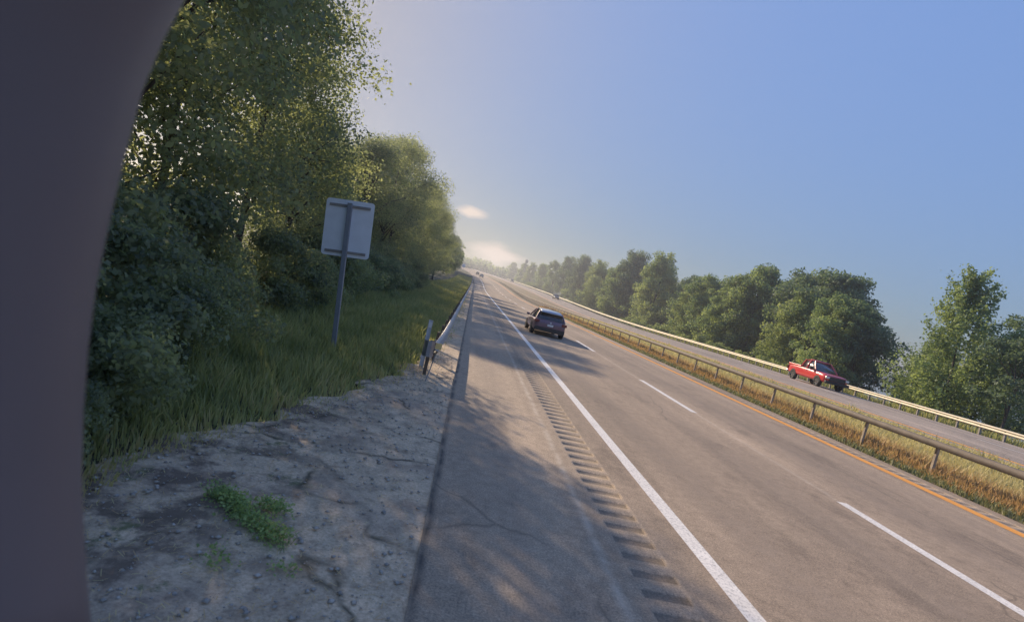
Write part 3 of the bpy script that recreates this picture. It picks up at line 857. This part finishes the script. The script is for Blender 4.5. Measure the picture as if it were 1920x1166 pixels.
# ------------------------------------------------------------------ signs and delineator
sg = empty('road_sign', (-2.42, 11.2, float(gz(-2.42, 11.2))), label='bare grey back of a rectangular road sign on one post among the grass', cat='sign')
sg.rotation_euler = (0, R(-5.5), 0)
mb = MB()
w2, z0, z1, rc = .47, 1.98, 3.10, .06
ol = []
for (cx_, cz_, a0) in ((w2 - rc, z1 - rc, 0), (-w2 + rc, z1 - rc, 90), (-w2 + rc, z0 + rc, 180), (w2 - rc, z0 + rc, 270)):
    for a in (0, 30, 60, 90): ol.append((cx_ + rc * math.cos(R(a0 + a)), cz_ + rc * math.sin(R(a0 + a))))
mb.loft([[(a, .045, b) for a, b in ol], [(a, .048, b) for a, b in ol]])
mb.build('panel', M['sign_back'], sg)
MB().box(-.045, .045, -.045, .040, -.5, 3.04).build('post', M['sign_post'], sg, .008)
for zz in (2.07, 2.98):
    MB().box(-.40, .40, .018, .043, zz - .025, zz + .025).build('brace', M['galv_dull'], sg, .003)
dl = empty('delineator_post', (-.70, 11.9, 0), label='thin pale delineator stake standing left of the guardrail end', cat='marker post')
mb = MB(); mb.loft([[(a * .045, .012 * (1 - a * a), z) for a in (-1, -.5, 0, .5, 1)] + [(a * .045, .012 * (1 - a * a) + .006, z) for a in (1, .5, 0, -.5, -1)] for z in (-.2, .5, 1.02)])
mb.build('stake', M['whiteplastic'], dl)
MB().box(-.035, .035, -.006, -.001, .86, .98).build('reflector_or_glint', M['plate'], dl)
ys_ = 300.0
s2 = empty('road_sign', (float(cx(ys_)) - 3.6, ys_, float(zr(ys_))), label='tiny pale sign far off at the left of the road', cat='sign')
MB().box(-.9, .9, -.02, .02, 2.2, 4.0).build('panel', M['sign_back'], s2, .05)
MB().box(-.06, .06, .021, .10, -.3, 3.9).build('post', M['sign_post'], s2)

# distant mast
ym = 420.0
ms = empty('mast', (35.5, ym, 2.0), label='faint thin lattice mast rising above the far trees', cat='mast')
hm = 23
mb = MB()
for (a, b) in ((-.5, -.5), (.5, -.5), (.5, .5), (-.5, .5)):
    mb.tube([(a * 1.6, b * 1.6, -3), (a * .6, b * .6, hm)], .10, 5)
for j in range(18):
    t0, t1 = j / 18, (j + 1) / 18
    s0_, s1_ = 1.6 - t0, 1.6 - t1
    for (a, b, c, d) in ((-.5, -.5, .5, -.5), (.5, -.5, .5, .5), (.5, .5, -.5, .5), (-.5, .5, -.5, -.5)):
        mb.tube([(a * s0_, b * s0_, t0 * hm), (c * s1_, d * s1_, t1 * hm)], .05, 4)
mb.build('lattice', M['galv_dull'], ms)
MB().box(-1.1, 1.1, -.8, .8, hm - 2.6, hm - .2).build('antenna_head', M['galv_dull'], ms, .2)

# dark mast right beside the camera (out of focus)
def cam_pt(px, py, d):
    v = Vector(((px - 960) / F_PX * d, -(py - 583) / F_PX * d, -d))
    return cam.matrix_world @ v
edge = [(420, -120), (352, -10), (305, 80), (268, 170), (236, 290), (207, 410), (182, 530), (166, 650), (157, 770), (154, 890), (158, 1000), (166, 1110), (178, 1230)]
D = .62
rings = []
fw = cam.matrix_world.to_3x3() @ Vector((0, 0, -1)); rt = cam.matrix_world.to_3x3() @ Vector((1, 0, 0)); up = cam.matrix_world.to_3x3() @ Vector((0, 1, 0))
RAD = .19
eye = Vector((0, 0, CAM_H))
for j, (a, b) in enumerate(edge):
    p = cam_pt(a, b, D); q = cam_pt(*edge[min(j + 1, len(edge) - 1)], D) - cam_pt(*edge[max(j - 1, 0)], D)
    ray = (p - eye).normalized(); n_ = ray.cross(q).normalized()
    if n_.dot(rt) > 0: n_ = -n_
    f_ = ray
    c = p + n_ * RAD
    rings.append([c - n_ * RAD * math.cos(t) + f_ * RAD * math.sin(t) for t in np.linspace(0, 2 * math.pi, 29)[:-1]])
mp_ = MB().loft(rings).build('camera_mast', M['mast'], smooth=True)
tag(mp_, 'large dark out of focus mast filling the left edge beside the camera', 'mast')

# ------------------------------------------------------------------ vehicles (length along y, front at +y)
def wheel(parent, x, y, r, wdt, side):
    t = MB()
    pr = [(r * .62, -.5), (r * .9, -.5), (r, -.36), (r, .36), (r * .9, .5), (r * .62, .5)]
    rings = []
    for k in range(24):
        a = 2 * math.pi * k / 24
        rings.append([(x + wdt * b, y + q * math.cos(a), r + q * math.sin(a)) for q, b in pr])
    rings.append(rings[0])
    t.loft(rings, cap=False)
    ty = t.build('wheel', M['rubber'], parent, smooth=True)
    m = MB(); xo = x + side * wdt * .42
    m.tube([(xo - side * .05, y, r), (xo, y, r)], r * .17, 10)
    for k in range(5):
        a = 2 * math.pi * k / 5
        c, s = math.cos(a), math.sin(a)
        m.add([(xo - side * .03, y - s * .03, r + c * .03), (xo - side * .03, y + s * .03, r - c * .03), (xo - side * .03, y + c * r * .62 + s * .03, r + s * r * .62 - c * .03), (xo - side * .03, y + c * r * .62 - s * .03, r + s * r * .62 + c * .03),
               (xo, y - s * .03, r + c * .03), (xo, y + s * .03, r - c * .03), (xo, y + c * r * .62 + s * .03, r + s * r * .62 - c * .03), (xo, y + c * r * .62 - s * .03, r + s * r * .62 + c * .03)],
              [(0,1,2,3), (4,7,6,5), (0,4,5,1), (1,5,6,2), (2,6,7,3), (3,7,4,0)])
    m.tube([(xo - side * .06, y, r), (xo - side * .035, y, r)], r * .62, 20)
    m.build('rim', M['rim'], ty)
    return ty

def section_body(stations, npr=9):
    """stations: (y, half width, z bottom, z shoulder, z top, top half width) -> closed rings"""
    rings = []
    for (y, hw, zb, zs, zt, tw) in stations:
        pts = [(-hw * .90, zb), (-hw, zb + .12), (-hw * 1.0, (zb + zs) / 2), (-hw * .97, zs), (-tw, zt), (-tw * .5, zt + .02), (tw * .5, zt + .02), (tw, zt), (hw * .97, zs), (hw, (zb + zs) / 2), (hw, zb + .12), (hw * .90, zb)]
        rings.append([(x, y, z) for x, z in pts])
    return rings

def arches(parent, hw, r, ys):
    for y in ys:
        for sd in (-1, 1):
            m = MB()
            ring = [(sd * (hw + .004), y + r * math.cos(a), r * .92 + r * math.sin(a)) for a in np.linspace(0, math.pi, 14)]
            ring2 = [(sd * (hw - .22), y_, z_) for (_, y_, z_) in ring]
            m.add(ring + ring2, [(k, k + 1, k + 15, k + 14) for k in range(13)] + [tuple(range(14))])
            m.build('wheel_well', M['plastic'], parent)

def hatch(name, loc, rz, paint, label, group=None, roof_paint=None):
    """crossover seen from behind"""
    t = empty(name, loc, rz, label=label, cat='car', group=group)
    hw = .92
    st = [(-2.28, .70, .42, .70, .84, .62), (-2.22, .84, .32, .82, .98, .76), (-2.0, .91, .26, .92, 1.02, .80), (-1.2, .93, .24, .95, 1.02, .82), (0, .93, .24, .93, 1.0, .82),
          (.9, .92, .24, .90, .98, .80), (1.6, .90, .26, .84, .92, .74), (2.1, .84, .30, .74, .80, .66), (2.28, .70, .38, .62, .68, .55)]
    MB().loft(section_body(st)).build('body', paint, t, smooth=True, sub=1)
    # greenhouse in glass with painted roof and pillars
    gh = [(-2.02, .78, 1.0, .70, 1.02), (-1.86, .78, 1.0, .62, 1.30), (-1.55, .79, 1.0, .59, 1.53), (-.6, .80, 1.0, .60, 1.60), (.35, .80, .98, .58, 1.52), (1.15, .78, .94, .66, 1.0)]
    rings = []
    for (y, bw, zb, tw, zt) in gh:
        rings.append([(-bw, y, zb), (-(bw + tw) / 2 - .01, y, (zb + zt) / 2), (-tw, y, zt), (tw, y, zt), ((bw + tw) / 2 + .01, y, (zb + zt) / 2), (bw, y, zb)])
    MB().loft(rings).build('windows', M['glass'], t, smooth=False)
    m = MB()
    top = [(-1.98, .60, 1.50), (-1.5, .585, 1.575), (-.6, .60, 1.635), (.35, .575, 1.555), (.55, .55, 1.48)]
    m.loft([[(-tw - .02, y, z - .06), (-tw * .9, y, z), (0, y, z + .02), (tw * .9, y, z), (tw + .02, y, z - .06)] for (y, tw, z) in top])
    m.build('roof', roof_paint or paint, t, smooth=True)
    for sd in (-1, 1):
        p = MB()
        for (a, b) in (((-2.0, .80, 1.0), (-1.60, .61, 1.50)), ((.30, .60, 1.50), (1.12, .80, .98)), ((-.5, .805, 1.0), (-.5, .62, 1.58))):
            p.tube([(sd * a[1], a[0], a[2]), (sd * (a[1] + b[1] + .03) / 2, (a[0] + b[0]) / 2, (a[2] + b[2]) / 2), (sd * b[1], b[0], b[2])], .045, 6)
        p.build('pillar', paint, t)
        MB().box(*sorted((sd * .62, sd * .90)), -2.30, -2.12, .80, .97).build('taillight', M['tail'], t, .03)
        MB().box(*sorted((sd * .52, sd * .84)), 2.10, 2.24, .56, .70).build('headlight', M['head'], t, .03)
        MB().box(*sorted((sd * .90, sd * 1.08)), .62, .74, .98, 1.12).build('mirror', paint, t, .03)
    arches(t, .935, .38, (-1.38, 1.42))
    for y in (-1.38, 1.42):
        for sd in (-1, 1): wheel(t, sd * .83, y, .34, .22, sd)
    MB().box(-.84, .84, -2.325, -2.20, .30, .56).build('rear_bumper', M['plastic'], t, .04)
    MB().box(-.16, .16, -2.335, -2.31, .66, .78).build('number_plate', M['plate'], t)
    MB().tube([(0, -2.30, .88), (0, -2.285, .88)], .055, 16).build('badge', M['silver'], t)
    return t

def pickup(loc, rz, label):
    t = empty('pickup_truck', loc, rz, label=label, cat='pickup truck')
    hw = .96; P = M['red']
    # front body: fenders, hood and doors up to the belt line
    st = [(-2.72, .90, .52, 1.02, 1.06, .86), (-2.66, .95, .44, 1.10, 1.14, .90), (-1.2, .97, .42, 1.12, 1.16, .91), (-.75, .97, .40, 1.12, 1.16, .90), (.95, .97, .40, 1.10, 1.14, .86), (1.9, .96, .42, 1.06, 1.12, .82), (2.5, .93, .44, 1.0, 1.06, .78), (2.72, .86, .48, .90, .96, .70)]
    MB().loft(section_body(st)).build('body', P, t, smooth=True, sub=1)
    # cargo bed: dark floor recess shown by raised side rails and tailgate
    bed = MB()
    bed.box(-.95, -.86, -2.66, -.80, 1.10, 1.24); bed.box(.86, .95, -2.66, -.80, 1.10, 1.24); bed.box(-.86, .86, -2.68, -2.60, 1.06, 1.24)
    bed.build('bed_rail', P, t, .02)
    MB().box(-.86, .86, -2.60, -.80, 1.165, 1.185).build('bed_floor', M['plastic'], t)
    gh = [(-.86, .86, 1.12, .74, 1.14), (-.80, .88, 1.12, .60, 1.74), (-.2, .89, 1.12, .60, 1.83), (.45, .89, 1.12, .60, 1.78), (1.22, .86, 1.10, .74, 1.13)]
    MB().loft([[(-bw, y, zb), (-(bw + tw) / 2 - .01, y, (zb + zt) / 2), (-tw, y, zt), (tw, y, zt), ((bw + tw) / 2 + .01, y, (zb + zt) / 2), (bw, y, zb)] for (y, bw, zb, tw, zt) in gh]).build('windows', M['truck_glass'], t, smooth=True)
    MB().loft([[(-tw - .02, y, z - .06), (-tw * .9, y, z), (0, y, z + .02), (tw * .9, y, z), (tw + .02, y, z - .06)] for (y, tw, z) in [(-.86, .61, 1.76), (-.2, .61, 1.87), (.5, .61, 1.82)]]).build('roof', P, t, smooth=True)
    for sd in (-1, 1):
        p = MB()
        for (a, b) in (((-.83, .88, 1.14), (-.80, .62, 1.76)), ((.47, .62, 1.78), (1.18, .86, 1.13)), ((-.02, .89, 1.14), (-.05, .62, 1.82))):
            p.tube([(sd * a[1], a[0], a[2]), (sd * (a[1] + b[1] + .05) / 2, (a[0] + b[0]) / 2, (a[2] + b[2]) / 2), (sd * b[1], b[0], b[2])], .055, 6)
        p.build('pillar', P, t)
        MB().box(*sorted((sd * .62, sd * .90)), 2.60, 2.76, .78, .93).build('headlight', M['head'], t, .03)
        MB().box(*sorted((sd * .84, sd * .96)), -2.76, -2.66, .72, 1.05).build('taillight', M['tail'], t, .02)
        MB().box(*sorted((sd * .96, sd * 1.18)), .78, .92, 1.14, 1.34).build('mirror', M['plastic'], t, .03)
        MB().box(*sorted((sd * .965, sd * .99)), .02, .16, 1.0, 1.03).build('door_handle', M['plastic'], t)
    arches(t, .975, .44, (-1.72, 1.72))
    for y in (-1.72, 1.72):
        for sd in (-1, 1): wheel(t, sd * .85, y, .39, .26, sd)
    MB().box(-.60, .60, 2.66, 2.79, .66, .96).build('grille', M['plastic'], t, .03)
    MB().box(-.93, .93, 2.62, 2.86, .44, .64).build('front_bumper', M['plastic'], t, .05)
    MB().box(-.93, .93, -2.88, -2.68, .50, .68).build('rear_bumper', M['silver'], t, .04)
    return t

hatch('car', (4.35, 30.5, 0), 0, M['maroon'], 'dark maroon car seen from behind in the near lane', roof_paint=M['silver']).scale = (.96, .95, .84)
pk = pickup((29.3, 43.6, -.08), math.pi, 'bright red pickup truck driving toward us on the opposite roadway')
pk.scale = (1.08, .96, 1.1)
hatch('car', (float(cx(255)) + 4.6, 255, float(zr(255))), 0, M['silver'], 'tiny silver car far ahead in the near lane', 'distant cars')
hatch('car', (float(cx(300)) + 4.6, 300, float(zr(300))), 0, M['black_paint'], 'tiny dark car farthest ahead in the near lane', 'distant cars')
hatch('car', (27.9, 184, float(zr(184))), math.pi, M['black_paint'], 'small dark car coming toward us by the far guardrail', 'distant cars')
hatch('car', (float(cx(335)) + 27.9, 335, float(zr(335))), math.pi, M['black_paint'], 'tiny dark car below the distant mast', 'distant cars')

# ------------------------------------------------------------------ haze: one closed box of thin air
hm_, hn, hl, hp = new_mat('haze')
hn.remove(hp)
pv = hn.new('ShaderNodeVolumePrincipled')
pv.inputs['Color'].default_value = (.86, .90, 1.0, 1)
pv.inputs['Density'].default_value = 0.0009
pv.inputs['Anisotropy'].default_value = .6
hl.new(pv.outputs[0], hn['Material Output'].inputs['Volume'])
hz = MB().box(-420, 820, -420, 820, -9, 29).build('haze', hm_)
tag(hz, 'thin pale evening haze over the road and woods', 'haze', kind='stuff')
